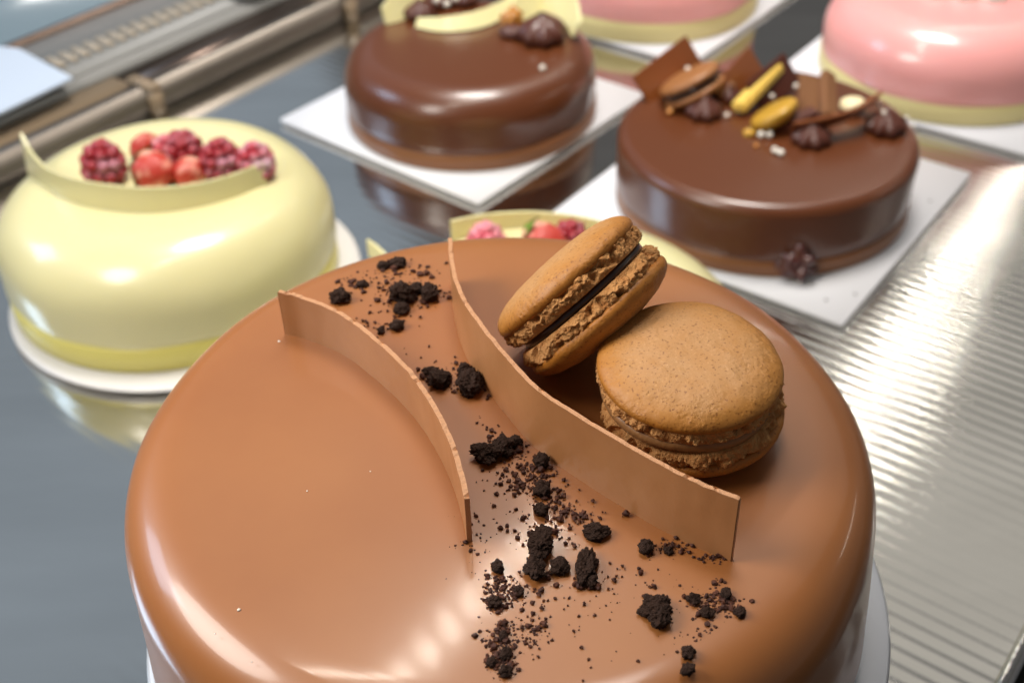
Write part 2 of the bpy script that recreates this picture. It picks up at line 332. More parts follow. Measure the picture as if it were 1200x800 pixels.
midc = cake('chocolate_cake', MX, MY, 0.0047, 0.0875, MH - 0.004, 0.022, DARK, DARKBASE, 'round dark chocolate cake with pale white chocolate curls at the top middle', 17, 0.0010, 1.005, 0.0115)
YX, YY, YH = -0.1926, 0.5612, 0.0685
cake('lemon_cake', YX, YY, 0.0045, 0.0925, YH - 0.0062, 0.034, LEMON, LEMONBASE, 'pale yellow domed cake topped with red berries at the left', 23, 0.0013, 1.0, 0.015, drop=-0.0022)
Y2X, Y2Y = 0.0203, 0.4364
cake('lemon_cake', Y2X, Y2Y, 0.0045, 0.0925, YH - 0.0062, 0.034, LEMON, LEMONBASE, 'pale yellow cake mostly hidden behind the front cake and the macarons', 29, 0.0013, 1.0, 0.015, drop=-0.0022)
P1X, P1Y = 0.1235, 0.940
cake('pink_cake', P1X, P1Y, 0.0047, 0.0905, 0.055, 0.028, PINK, PINKBASE, 'pink glazed cake cut off by the top edge of the picture', 31, 0.0011, 1.0, 0.016)
P2X, P2Y = 0.3257, 0.791
cake('pink_cake', P2X, P2Y, 0.0047, 0.0905, 0.060, 0.032, PINK, PINKBASE, 'pink glazed cake in the upper right corner of the picture', 37, 0.0011, 1.0, 0.014)
for i, (px, py) in enumerate(((1095, -5), (1128, -2), (1162, 0))):
    p = at(px, py, 0.063)
    V, F = revolve([(0.009, -0.001), (0.010, 0.003), (0.006, 0.007), (0.001, 0.010)], 20, lambda v, t, a: v * (1 + 0.12 * math.sin(a * 6 + t * 3)))
    tag(mesh('cream_rosette', V, F, mat('cream', (0.8, 0.72, 0.66), 0.5), loc=p), ['leftmost', 'middle', 'rightmost'][i] + ' small white cream rosette on the pink cake at the upper right', 'cream rosette', 'cream rosettes on the pink cake')

# ------------------------------------------------------------------ chocolate sheets standing on the front cake
def catmull(P, n=10):
    P = [Vector(p) for p in P]; P = [P[0] * 2 - P[1]] + P + [P[-1] * 2 - P[-2]]; out = []
    for i in range(1, len(P) - 2):
        for k in range(n):
            t = k / n; a, b, c, d = P[i - 1:i + 3]
            out.append(0.5 * ((2 * b) + (c - a) * t + (2 * a - 5 * b + 4 * c - d) * t * t + (3 * b - a - 3 * c + d) * t ** 3))
    out.append(P[-2]); return out
def band(name, pts, h0, h1, th, M, MC, label, lean=0.0, seed=0, cat='chocolate sheet', sink=0.0012, group=None, hfun=None):
    P = catmull(pts, 12); n = len(P); e = empty(name, P[0], label, cat, group); o = P[0]
    L, Rr = [], []
    for i, p in enumerate(P):
        t = (P[min(i + 1, n - 1)] - P[max(i - 1, 0)]).normalized(); nn = Vector((-t.y, t.x, 0)).normalized()
        L.append((p + nn * th / 2, nn)); Rr.append((p - nn * th / 2, nn))
    V, F = [], []; rows = 5
    for i in range(n):
        f = i / (n - 1); h = hfun(f) if hfun else h0 + (h1 - h0) * f
        h += 0.00030 * noise.noise(Vector((i * 0.35, seed, 0)))
        for side in (L, Rr):
            for r in range(rows + 1):
                q, nn = side[i]; zz = -sink + (h + sink) * r / rows
                V.append(q + nn * (lean * zz) + Z * zz + nn * 0.00012 * noise.noise(Vector((i * 0.2, r * 0.8, seed))) - o)
    S = 2 * (rows + 1)
    for i in range(n - 1):
        for r in range(rows):
            a = i * S + r; F.append((a, a + 1, a + 1 + S, a + S)); b = a + rows + 1; F.append((b + S, b + 1 + S, b + 1, b))
    mesh('sheet', V, F, M, e)
    # cut edges: top and both ends, a separate strip a hair proud
    V2, F2 = [], []
    rng = random.Random(seed)
    for i in range(n):
        a = V[i * S + rows]; b = V[i * S + 2 * rows + 1]; c = (a + b) / 2
        ch = 0.00020 * rng.random() + (0.0006 * rng.random() if rng.random() < 0.10 else 0)
        V2 += [a + (a - c) * 0.04 - Z * 0.0001, a + (a - c) * 0.04 + Z * (0.00012 - ch), b + (b - c) * 0.04 + Z * (0.00012 - ch * rng.random()), b + (b - c) * 0.04 - Z * 0.0001]
        if i: k = 4 * i; F2 += [(k - 4 + j, k - 3 + j, k + 1 + j, k + j) for j in range(3)]
    for i, sgn in ((0, -1), (n - 1, 1)):
        t = (P[-1] - P[-2]).normalized() if i else (P[0] - P[1]).normalized()
        k = len(V2)
        for r in range(rows + 1): V2 += [V[i * S + r] + t * 0.00015, V[i * S + rows + 1 + r] + t * 0.00015]
        F2 += [(k + 2 * r, k + 2 * r + 1, k + 2 * r + 3, k + 2 * r + 2) for r in range(rows)]
    mesh('cut_edge', V2, F2, MC, e, smooth=False)
    return e
A_px = [(336, 390), (363, 397), (405, 415), (440, 441), (475, 473), (497, 500), (514, 527), (530, 560), (541, 592), (551, 634)]
band('chocolate_band', [on_top(*p) for p in A_px], 0.0133, 0.0128, 0.0011, MILKBAND, MILKCUT, 'shorter curved milk chocolate band standing on the left part of the front cake', seed=1)
B_px = [(531, 331), (533, 358), (539, 390), (551, 422), (572, 455), (597, 487), (630, 524), (690, 566), (762, 610), (810, 636), (857, 656)]
band('chocolate_band', [on_top(*p) for p in B_px], 0.0142, 0.0192, 0.0010, MILKBAND, MILKCUT, 'longer curved milk chocolate band standing beside the two macarons', seed=5, hfun=lambda f: 0.0145 + 0.0035 * sm(0, 0.4, f))

# ------------------------------------------------------------------ macarons
MR = 0.0215
def shell_disp(seed, flat=1.0):
    def d(v, t, a):
        q = v * 55 + Vector((seed, 0, 0)); s = 0.00035 * noise.noise(q) + 0.00012 * noise.noise(v * 300 + Vector((0, seed, 0)))
        r = math.hypot(v.x, v.y) + 1e-6
        return v + Vector((v.x / r * s, v.y / r * s, s * 0.9))
    return d
def foot_disp(seed):
    def d(v, t, a):
        r = math.hypot(v.x, v.y); o = Vector((seed * 3.1, seed, 0)); ang = Vector((math.cos(a), math.sin(a), 0)) * 0.0215 + Vector((0, 0, v.z))
        f = noise.fractal(ang * 480 + o, 0.6, 2.1, 5); g = noise.noise(ang * 190 + o * 2)
        p = noise.voronoi(ang * 620 + o)[0]; cell = min(1.0, p[1] - p[0])
        hole = max(0.0, noise.noise(ang * 300 - o) - 0.12) * 2.2
        k = math.sin(math.pi * min(1, max(0, t)))
        s = (0.00055 * f + 0.0008 * g + 0.0009 * (cell - 0.35) - 0.0022 * hole) * (0.2 + k)
        zz = 0.0006 * noise.fractal(ang * 500 + o * 1.7, 0.8, 2, 3) * k
        return Vector((v.x * (1 + s / r), v.y * (1 + s / r), v.z + zz))
    return d
def macaron(label, seed, gap=0.0022, fill=FILL, shift=(0, 0), tilt=0.0, fr=0.88, dome=0.0058):
    e = empty('macaron', (0, 0, 0), label, 'macaron', 'macarons on the front cake')
    for s in (1, -1):
        prof = [(MR * 0.86, 0.0042), (MR * 0.955, 0.0038)] + [(MR * (0.962 + 0.038 * math.sin(R_(a))), 0.0054 - 0.0014 * math.cos(R_(a))) for a in range(20, 100, 14)]
        N = 30
        for i in range(N):
            a = R_(90 * (i + 1) / (N + 0.01)); rr = math.cos(a) ** 0.62
            prof.append((max(MR * rr, 0.0002), 0.0054 + dome * math.sin(a) ** 1.1))
        V, F = revolve(prof, 220, shell_disp(seed + s)); sh = mesh('shell', V, F, SHELL, e)
        fp = [(MR * 0.80, 0.0001)] + [(MR * (0.945 + 0.045 * math.sin(math.pi * j / 24) + 0.01 * j / 24), 0.0001 + 0.0048 * j / 24) for j in range(25)] + [(MR * 0.80, 0.0047)]
        V, F = revolve(fp, 520, foot_disp(seed + s * 2)); ft = mesh('foot', V, F, FOOT, sh)
        if s > 0:
            sh.location = (0, 0, gap / 2 - 0.0003)
        else:
            sh.rotation_euler = (math.pi + tilt, 0, 1.0); sh.location = (shift[0], shift[1], -gap / 2 + 0.0003)
    fp = [(0.001, -gap / 2), (MR * fr - 0.0008, -gap / 2), (MR * fr, -gap / 4), (MR * fr, gap / 4), (MR * fr - 0.0008, gap / 2), (0.001, gap / 2)]
    V, F = revolve(fp, 120, lambda v, t, a: Vector((v.x * (1 + 0.010 * math.sin(a * 5 + seed)), v.y * (1 + 0.010 * math.sin(a * 5 + seed)), v.z)))
    mesh('filling', V, F, fill, e)
    return e
def lowest(e, rotm):
    z = 1e9
    for ch in e.children:
        for o2 in [ch] + list(ch.children):
            mw = ch.matrix_basis
            for v in list(o2.data.vertices)[::7]: z = min(z, (rotm @ (mw @ v.co)).z)
    return z
def place(e, n, px, py, off=0.0, spin=0.0):
    """axis along n, standing on the cake so that the centre projects at px,py"""
    q = Vector((0, 0, 1)).rotation_difference(Vector(n).normalized()) @ Matrix.Rotation(spin, 3, 'Z').to_quaternion()
    e.rotation_mode = 'QUATERNION'; e.rotation_quaternion = q
    e.scale = (0.958,) * 3; lz = 0.958 * lowest(e, q.to_matrix()); z = ZT
    for _ in range(6):
        p = at(px, py, z - lz + off); z = topz(p.x, p.y)
    e.location = p; return p
m2 = macaron('round macaron lying flat on the front cake, closer to the right edge', 4.0, 0.0032, FILLB, shift=(0.0005, -0.0012), tilt=R_(-6), fr=0.955, dome=0.0050)
place(m2, (0.01, -0.06, 1), 805, 452, spin=0.7)
m1 = macaron('macaron tipped on its side leaning against the flat one, dark filling showing', 9.0, 0.0024, FILL, fr=0.885)
n1 = (rt * -0.66 + up * 0.74 - fwd * 0.05)
place(m1, n1, 682, 347, -0.0006, spin=0.4)

# ------------------------------------------------------------------ cookie crumbs on the front cake
def crumb_mesh(seed, sub=4, ax=(1, 1, 0.8)):
    bm = bmesh.new(); bmesh.ops.create_icosphere(bm, subdivisions=sub, radius=1.0); o = Vector((seed * 7.3, seed * 1.9, seed))
    for v in bm.verts:
        c = v.co.copy(); s = 1 + 0.50 * noise.noise(c * 1.3 + o) + 0.24 * noise.noise(c * 3.2 + o) + 0.20 * noise.fractal(c * 6 + o, 0.6, 2.2, 4)
        v.co = Vector((c.x * ax[0], c.y * ax[1], c.z * ax[2])) * s
    zmin = sorted(v.co.z for v in bm.verts)[len(bm.verts) // 20]
    for v in bm.verts: v.co.z = max(v.co.z, zmin) - zmin
    me = bpy.data.meshes.new('cookie_crumb'); bm.to_mesh(me); bm.free()
    me.polygons.foreach_set('use_smooth', [True] * len(me.polygons)); me.materials.append(CRUMB); return me
# x, y (photo), half width, half height in px there, label
BIG = [(399, 349, 12, 10, 'dark crumb alone beside the far end of the shorter chocolate band'),
       (471, 347, 15, 14, 'largest dark crumb of the far cluster between the two bands'),
       (488, 339, 8, 8, 'dark crumb touching the right of the largest far crumb'),
       (505, 346, 12, 11, 'round dark crumb near the far end of the longer band'),
       (470, 363, 10, 8, 'dark crumb just below the largest crumb of the far cluster'),
       (466, 382, 9, 7, 'lone small crumb nearest the middle of the shorter band'),
       (447, 388, 5, 5, 'tiny crumb just above the edge of the shorter band'),
       (467, 309, 10, 7, 'dark crumb at the far rim of the cake, right one of the rim cluster'),
       (450, 312, 8, 6, 'dark crumb at the far rim of the cake, left one of the rim cluster'),
       (425, 334, 8, 5, 'flat crumb between the lone far crumb and the rim cluster'),
       (551, 451, 15, 17, 'big rough crumb midway between the two bands'),
       (544, 433, 8, 8, 'small crumb touching the top of the big midway crumb'),
       (515, 447, 13, 12, 'dark crumb left of the big midway crumb, near the shorter band'),
       (505, 436, 9, 6, 'flat crumb at the edge of the shorter band'),
       (570, 533, 18, 13, 'broad dark crumb beside the near end of the shorter band'),
       (590, 524, 13, 14, 'upright crumb joined to the broad dark one, on its right'),
       (604, 520, 10, 8, 'right end crumb of the three joined beside the shorter band'),
       (635, 542, 9, 9, 'single crumb between the joined three and the longer band'),
       (636, 574, 10, 11, 'crumb in the middle of the crumb trail below the single one'),
       (634, 598, 9, 9, 'crumb at the lower end of the trail, above the tall crumb'),
       (583, 664, 7, 9, 'small crumb left of the tall crumb in front'),
       (634, 640, 15, 18, 'upper half of the tall crumb in the near cluster'),
       (627, 666, 12, 16, 'lower half of the tall crumb in the near cluster'),
       (657, 664, 12, 10, 'round crumb right between the two tall near crumbs'),
       (687, 662, 13, 21, 'tall oval crumb right of the round one'),
       (693, 679, 8, 10, 'small crumb at the lower tip of the tall oval one'),
       (698, 624, 15, 10, 'wide flat crumb closest to the foot of the longer band'),
       (757, 642, 9, 9, 'small round crumb near the right end of the longer band'),
       (768, 711, 20, 14, 'widest crumb in front right of the cake'),
       (772, 727, 13, 12, 'point of the widest front right crumb'),
       (608, 693, 7, 7, 'small crumb below the tall near crumb'),
       (580, 706, 9, 8, 'crumb in the lower left sprinkle'),
       (590, 745, 6, 6, 'crumb at the head of the lowest sprinkle'),
       (593, 766, 7, 8, 'crumb at the middle of the lowest sprinkle'),
       (577, 776, 7, 6, 'left crumb of the lowest sprinkle'),
       (592, 787, 8, 7, 'lowest crumb at the bottom edge of the picture'),
       (812, 702, 8, 8, 'crumb right of the widest front crumb'),
       (828, 718, 9, 7, 'crumb in the right sprinkle, its largest'),
       (850, 696, 7, 7, 'crumb at the upper right of the right sprinkle'),
       (867, 718, 7, 7, 'rightmost crumb of the right sprinkle'),
       (783, 645, 6, 5, 'small crumb next to the round one near the longer band'),
       (806, 765, 8, 9, 'upper crumb of the lower right sprinkle'),
       (806, 784, 9, 8, 'lower crumb of the lower right sprinkle')]
for i, (x, y, hw, hh, lab) in enumerate(BIG):
    p = on_top(x, y + hh * 0.25); d = (p - CAM).dot(fwd); s = d / F_PX
    a = hw * s * 0.9; b = hh * s * 0.9
    o = bpy.data.objects.new('cookie_crumb', crumb_mesh(i + 1.7, 5 if hw > 11 else 4, (a, b * 1.15, min(a, b) * 0.85)))
    C.objects.link(o); o.location = p - Z * 0.0002; o.rotation_euler = (0, 0, rnd.uniform(-0.25, 0.25))
    tag(o, lab, 'crumb', 'dark cookie crumbs on the front cake')
# the fine sprinkle
CL = [(455, 318, 45, 14, 60), (470, 350, 40, 22, 50), (410, 335, 22, 12, 18), (520, 345, 18, 10, 10), (545, 440, 30, 22, 35), (510, 445, 14, 10, 25), (440, 380, 30, 10, 8), (575, 500, 20, 16, 8),
      (620, 555, 26, 22, 80), (640, 580, 22, 22, 60), (600, 525, 26, 14, 30), (670, 605, 22, 12, 26), (640, 625, 30, 16, 30), (590, 565, 30, 20, 16), (590, 690, 22, 14, 50), (580, 707, 11, 7, 40), (588, 755, 20, 26, 110), (590, 780, 16, 14, 80),
      (625, 740, 20, 18, 34), (610, 700, 26, 20, 24), (830, 705, 26, 16, 60), (855, 712, 24, 16, 40), (820, 740, 26, 16, 26), (812, 772, 18, 16, 60), (838, 760, 22, 10, 22), (785, 642, 24, 10, 30), (835, 655, 20, 5, 16), (700, 700, 60, 30, 14), (560, 640, 30, 40, 14),
      (640, 520, 10, 20, 8), (560, 650, 40, 60, 10), (700, 740, 120, 60, 14), (700, 595, 40, 20, 10), (760, 690, 80, 40, 16), (470, 430, 30, 20, 6), (600, 610, 40, 20, 14), (660, 690, 60, 30, 14), (840, 690, 10, 18, 10)]
dust = [crumb_mesh(50 + k, 2, (1, rnd.uniform(0.6, 1), 0.7)) for k in range(6)]
dv = [([v.co.copy() for v in me.vertices], [tuple(q.vertices) for q in me.polygons]) for me in dust]
V, F = [], []
for (cx, cy, sx, sy, n) in CL:
    for _ in range(int(n * 2.3)):
        x = rnd.gauss(cx, sx * 0.55); y = rnd.gauss(cy, sy * 0.55)
        p = on_top(x, y)
        if math.hypot(p.x - FX, p.y - FY) > FR - 0.016: continue
        r = (p - CAM).dot(fwd) / F_PX * min(4.6, max(0.65, rnd.lognormvariate(0.25, 0.6)))
        vs, fs = dv[rnd.randrange(6)]; a = rnd.uniform(0, 6.28); ca, sa = math.cos(a), math.sin(a); k = len(V)
        V += [Vector((p.x + r * (v.x * ca - v.y * sa), p.y + r * (v.x * sa + v.y * ca), p.z + r * v.z - 0.00005)) for v in vs]; F += [tuple(i + k for i in f) for f in fs]
tag(mesh('cookie_sprinkle', V, F, CRUMB2, smooth=False), 'fine dark cookie crumbs sprinkled on the front cake between the bands', 'crumbs', kind='stuff')
# glaze blemishes: tiny bubbles and the mark left by the shorter band
for (x, y, r) in ((280, 714, 2.2), (327, 400, 1.6), (360, 575, 1.0), (434, 552, 1.0), (252, 742, 1.0), (295, 775, 1.0)):
    p = on_top(x, y); q = (p - CAM).dot(fwd) / F_PX * r
    V, F = revolve([(q, -q * 0.3), (q * 0.9, q * 0.3), (q * 0.4, q * 0.6), (q * 0.05, q * 0.7)], 12)
    o = mesh('glaze_bubble', V, F, PEARLM, front, loc=p - front.location)
gp = (on_top(550, 634) + on_top(551, 674)) / 2; ga = on_top(551, 674) - on_top(550, 634)
bm = bmesh.new(); bmesh.ops.create_icosphere(bm, subdivisions=3, radius=1.0)
V = [Vector((v.co.x * 0.0008, v.co.y * ga.length * 0.62, v.co.z * 0.00012)) for v in bm.verts]; F = [tuple(v.index for v in f.verts) for f in bm.faces]; bm.free()
o = mesh('glaze_mark', V, F, MILK, front, loc=gp - front.location); o.rotation_euler = (0, 0, math.atan2(-ga.x, ga.y))

# ------------------------------------------------------------------ toppings of the right chocolate cake
ZR = 0.0047 + RH - 0.004
def rosette(px, py, r, z, label, M=GANACHE, grp='ganache rosettes', h=1.15):
    p = at(px, py, z)
    def d(v, t, a):
        k = 1 + 0.14 * math.sin(a * 8 + t * 2.2) * math.sin(math.pi * min(1, t * 1.1 + 0.1))
        return Vector((v.x * k, v.y * k, v.z))
    V, F = revolve([(r * 0.8, -0.0004), (r, r * 0.2), (r * 0.95, r * 0.45), (r * 0.72, r * 0.68), (r * 0.4, r * 0.88), (r * 0.14, r * h), (r * 0.03, r * (h + 0.12))], 48, d)
    return tag(mesh('ganache_rosette', V, F, M, loc=p), label, 'rosette', grp)
rosette(825, 135, 0.0110, ZR, 'ridged dark rosette with a pearl on its tip, left half of the right chocolate cake')
rosette(853, 117, 0.0085, ZR, 'dark rosette behind the pearl tipped one, beside the yellow bar')
rosette(950, 166, 0.0115, ZR, 'dark rosette in front of the long chocolate shard on the right chocolate cake')
rosette(1037, 152, 0.0120, ZR, 'dark rosette with small pearls at the right rim of the chocolate cake')
rosette(908, 95, 0.0080, ZR, 'dark rosette hidden behind the yellow bar')
# the fallen rosette at the front foot
def small_ball(px, py, r, z, M, name, label, cat, grp, lump=0.0, seed=0, sq=1.0):
    p = at(px, py, z)
    bm = bmesh.new(); bmesh.ops.create_icosphere(bm, subdivisions=4, radius=r)
    for v in bm.verts:
        if lump: v.co *= 1 + lump * noise.noise(v.co.normalized() * 2.6 + Vector((seed, 0, 0)))
        v.co.z *= sq
    me = bpy.data.meshes.new(name); bm.to_mesh(me); bm.free(); me.polygons.foreach_set('use_smooth', [True] * len(me.polygons)); me.materials.append(M)
    o = bpy.data.objects.new(name, me); C.objects.link(o); o.location = p; return tag(o, label, cat, grp)
o = small_ball(933, 306, 0.0115, 0.014, mat('red_brown_ganache', (0.075, 0.018, 0.014), 0.35, coat=0.5), 'ganache_drop', 'dark red brown ganache drop stuck low on the front of the right chocolate cake', 'ganache drop', None, 0.5, 5.3)
PE = [(827, 106, 3.4, 0.014, 'pearl on the tip of the ridged rosette', 0), (785, 131, 4.0, 0.002, 'amber pearl left of the ridged rosette', 1), (806, 81, 3.4, 0.017, 'pearl on the brown macaron at the left rim', 0),
      (797, 91, 2.6, 0.015, 'small amber pearl on the brown macaron', 1), (852, 135, 3.0, 0.003, 'pearl at the foot of the yellow bar', 0), (905, 113, 3.2, 0.006, 'pearl between the yellow bar and the golden shell', 0),
      (933, 101, 3.4, 0.012, 'pearl on the left of the brown wafer', 0), (892, 158, 4.2, 0.002, 'left one of two joined pearls below the golden shell', 0), (902, 158, 4.2, 0.002, 'right one of two joined pearls below the golden shell', 0),
      (908, 176, 4.0, 0.002, 'pearl lying nearest the middle of the chocolate top', 0), (915, 179, 4.4, 0.002, 'foremost pearl on the right chocolate cake', 0), (886, 171, 2.8, 0.001, 'tiny amber pearl below the joined pair', 1),
      (918, 143, 4.0, 0.004, 'amber pearl in front of the golden shell', 1), (1030, 124, 3.4, 0.013, 'pearl at the far side of the right rim rosette', 0), (1036, 132, 3.2, 0.012, 'middle pearl on the right rim rosette', 0),
      (1042, 137, 3.0, 0.010, 'amber pearl on the right rim rosette', 1), (1062, 139, 3.4, 0.004, 'pearl at the very right rim of the chocolate cake', 0), (1069, 148, 3.0, 0.001, 'last pearl on the rim above the white board', 0)]
for (x, y, r, dz, lab, g) in PE:
    small_ball(x, y, r * 0.00050, ZR + dz, PEARLG if g else PEARLM, 'sugar_pearl', lab, 'pearl', 'sugar pearls', 0.08, x)
# amber sugar lump under the golden shell
small_ball(878, 156, 0.0036, ZR + 0.001, GOLDMAC, 'candied_nut', 'small golden candied nut below the golden shell', 'nut', None, 0.5, 2.2, 0.6)
def plank(name, px0, px1, z0, z1, wid, th, M, label, cat, nrm=None, roundr=0.2, grp=None, dirn=None):
    """a flat bar from px0 at height z0 to px1 at height z1 above the right cake; wid across, th thick"""
    a = at(*px0, ZR + z0); b = at(*px1, ZR + z1); ax = (b - a); L = ax.length; ax.normalize()
    nv = Vector(nrm) if nrm else Z; s = ax.cross(nv).normalized(); nn = s.cross(ax).normalized()
    bm = bmesh.new(); bmesh.ops.create_cube(bm, size=1)
    for v in bm.verts: v.co = Vector((v.co.x * L * 1.08, v.co.y * wid * ((1.22 - 0.30 * v.co.x) if th < 0.003 else 1.0), v.co.z * th))
    bmesh.ops.bevel(bm, geom=bm.edges[:], offset=min(th, wid) * roundr, segments=2, affect='EDGES')
    for v in bm.verts:
        q = v.co * 1.0; q.z += 0.0006 * noise.noise(q * 150 + Vector((px0[0], 0, 0))); v.co = ax * q.x + s * q.y + nn * q.z
    me = bpy.data.meshes.new(name); bm.to_mesh(me); bm.free(); me.materials.append(M)
    o = bpy.data.objects.new(name, me); C.objects.link(o); o.location = (a + b) / 2; return tag(o, label, cat, grp)
plank('yellow_wafer', (866, 126), (910, 80), 0.005, 0.016, 0.010, 0.0068, YELLOWMAC, 'bright yellow bar leaning up in the middle of the right chocolate cake', 'wafer bar', nrm=(-0.6, -0.3, 0.7), roundr=0.2)
hp = at(906, 131, ZR + 0.0095); hq = Vector((0, 0, 1)).rotation_difference((rt * -0.52 + up * 0.80 - fwd * 0.28).normalized())
V, F = revolve([(0.0001, 0.0016), (0.0105, 0.0018), (0.0125, 0.001), (0.0138, 0.0), (0.0136, -0.0018), (0.012, -0.004), (0.009, -0.0056), (0.005, -0.0066), (0.0001, -0.007)], 48, lambda v, t, a: v * (1 + 0.03 * noise.noise(v * 200)))
o = mesh('golden_shell', V, F, GOLDMAC, loc=hp); o.scale = (1.1, 1.1, 1.25); o.rotation_mode = 'QUATERNION'; o.rotation_quaternion = hq
tag(o, 'golden half shell right of the yellow bar', 'half shell')
plank('chocolate_shard', (846, 116), (884, 70), 0.004, 0.015, 0.016, 0.0018, SHARD, 'thin dark shard standing left of the yellow bar', 'chocolate shard', nrm=(0.5, -0.5, 0.4))
plank('chocolate_shard', (888, 118), (926, 80), 0.004, 0.015, 0.020, 0.0018, GANACHE, 'dark shard standing between the yellow bar and the wafer', 'chocolate shard', nrm=(0.2, -0.9, 0.3))
plank('chocolate_shard', (757, 112), (812, 62), 0.003, 0.018, 0.022, 0.0018, SHARD, 'pointed shard standing at the left rim of the right chocolate cake', 'chocolate shard', nrm=(0.2, -0.9, 0.3))
cp = catmull([at(927, 155, ZR + 0.004), at(955, 150, ZR + 0.0065), at(990, 140, ZR + 0.009), at(1022, 120, ZR + 0.013)], 8)
band('chocolate_shard', cp[::8], 0.009, 0.009, 0.0026, SHARD, SHARD, 'long narrow curved shard lying over two rosettes at the right', seed=44, cat='chocolate shard', sink=0.001, lean=-0.6)
plank('brown_wafer', (948, 136), (948, 92), 0.003, 0.016, 0.0125, 0.0055, BROWNIE, 'left of two upright brown wafer pieces', 'wafer', nrm=(0.15, -0.95, 0.1), grp='brown wafer pieces', roundr=0.15)
plank('brown_wafer', (972, 136), (970, 88), 0.003, 0.017, 0.0095, 0.0060, BROWNIE, 'right of two upright brown wafer pieces', 'wafer', nrm=(0.35, -0.9, 0.1), grp='brown wafer pieces', roundr=0.15)
plank('ganache_chunk', (916, 150), (957, 134), 0.003, 0.006, 0.012, 0.008, GANACHE, 'dark chunk below the brown wafer pieces', 'chocolate chunk', roundr=0.3)
plank('caramel_slice', (835, 112), (858, 98), 0.004, 0.009, 0.010, 0.004, BROWNIE, 'brown slice behind the pearl tipped rosette', 'slice', roundr=0.3)
small_ball(1000, 123, 0.0080, ZR + 0.005, mat('cream_drop', (0.85, 0.74, 0.45), 0.4, coat=0.3), 'almond', 'pale cream almond behind the long shard', 'almond', None, 0.15, 3.3, 0.55)
# brown macaron on edge at the left rim
be = empty('brown_macaron', at(811, 100, ZR + 0.0110), 'brown macaron standing on edge with dark filling at the left rim', 'macaron')
bq = Vector((0, 0, 1)).rotation_difference((rt * -0.45 + up * 0.80 + fwd * -0.30).normalized()); be.rotation_mode = 'QUATERNION'; be.rotation_quaternion = bq
BM_ = mat('brown_shell', (0.30, 0.12, 0.035), 0.5, coat=0.15)
for s in (1, -1):
    prof = [(0.012, 0.0026), (0.0195, 0.0026)] + [(0.0200 * math.cos(R_(a)) ** 0.6, 0.004 + 0.0050 * math.sin(R_(a))) for a in range(0, 86, 9)] + [(0.0003, 0.0091)]
    V, F = revolve(prof, 64); o = mesh('shell', V, F, BM_, be)
    if s < 0: o.rotation_euler = (math.pi, 0, 0)
V, F = revolve([(0.001, -0.0026), (0.0178, -0.0026), (0.0186, 0), (0.0178, 0.0026), (0.001, 0.0026)], 48, lambda v, t, a: v * (1 + 0.05 * math.sin(7 * a))); mesh('filling', V, F, FILL, be)

for x, y, wh in ((1002, 345, 'nearest the front corner of'), (968, 352, 'just left of the front corner of'), (1090, 236, 'right of the cake on'), (700, 232, 'left of the cake on')):
    p = at(x, y, 0.0047)
    o = bpy.data.objects.new('stray_crumb', crumb_mesh(x * 0.1, 2, (0.0007, 0.0006, 0.0004))); C.objects.link(o); o.location = p
    tag(o, 'tiny dark speck of crumb ' + wh + ' the right white board', 'crumb', 'specks on the board')
# ------------------------------------------------------------------ toppings of the middle chocolate cake
ZM = 0.0047 + MH - 0.004
def curl(name, px, z, h, label, M=IVORY, lean=0.4, th=0.0018):
    pts = [at(x, y, z) for x, y in px]
    return band(name, pts, h, h, th, M, M, label, lean=lean, seed=px[0][0], cat='white chocolate curl', group='white chocolate curls', sink=0.0, hfun=lambda f: h * (0.35 + 0.65 * math.sin(math.pi * (0.12 + 0.76 * f))))
curl('white_chocolate_curl', [(452, 29), (475, 22), (500, 4)], ZM, 0.018, 'left white chocolate curl on the middle chocolate cake')
curl('white_chocolate_curl', [(487, 32), (520, 37), (560, 33), (590, 20), (612, 0)], ZM + 0.001, 0.0085, 'long sweeping white chocolate curl in front of the dark rosette', lean=0.9)
curl('white_chocolate_curl', [(606, 30), (624, 18), (640, 10)], ZM + 0.002, 0.017, 'white chocolate piece left of the rosette peak', lean=0.5)
curl('white_chocolate_curl', [(634, 12), (658, 22), (672, 44)], ZM + 0.002, 0.016, 'white chocolate piece curving down right of the rosette peak', lean=0.5)
rosette(635, 46, 0.0165, ZM, 'large dark rosette at the right of the middle chocolate cake', h=0.95)
rosette(600, 42, 0.0085, ZM, 'small dark rosette beside the large one on the middle chocolate cake', h=0.8)
rosette(492, 20, 0.0110, ZM, 'dark rosette behind the long curl, left side')
rosette(515, 6, 0.0110, ZM, 'dark rosette at the top edge above the long curl')
rosette(545, 4, 0.0100, ZM, 'dark rosette at the top edge, right of its twin')
small_ball(600, 24, 0.0080, ZM + 0.006, mat('caramel_piece', (0.42, 0.17, 0.02), 0.35, coat=0.4), 'caramel_piece', 'amber caramel piece left of the large rosette', 'caramel', None, 0.4, 1.7)
small_ball(636, 80, 0.0021, ZM + 0.0005, PEARLM, 'sugar_pearl', 'single pearl on the front slope of the middle chocolate cake', 'pearl', 'sugar pearls', 0.08, 3)
for x, y, l in ((512, 1, 'left'), (524, 5, 'middle'), (534, -1, 'right')):
    small_ball(x, y, 0.0024, ZM + 0.012, PEARLM, 'sugar_pearl', l + ' one of three pearls among the rosettes at the top edge', 'pearl', 'sugar pearls', 0.08, x)

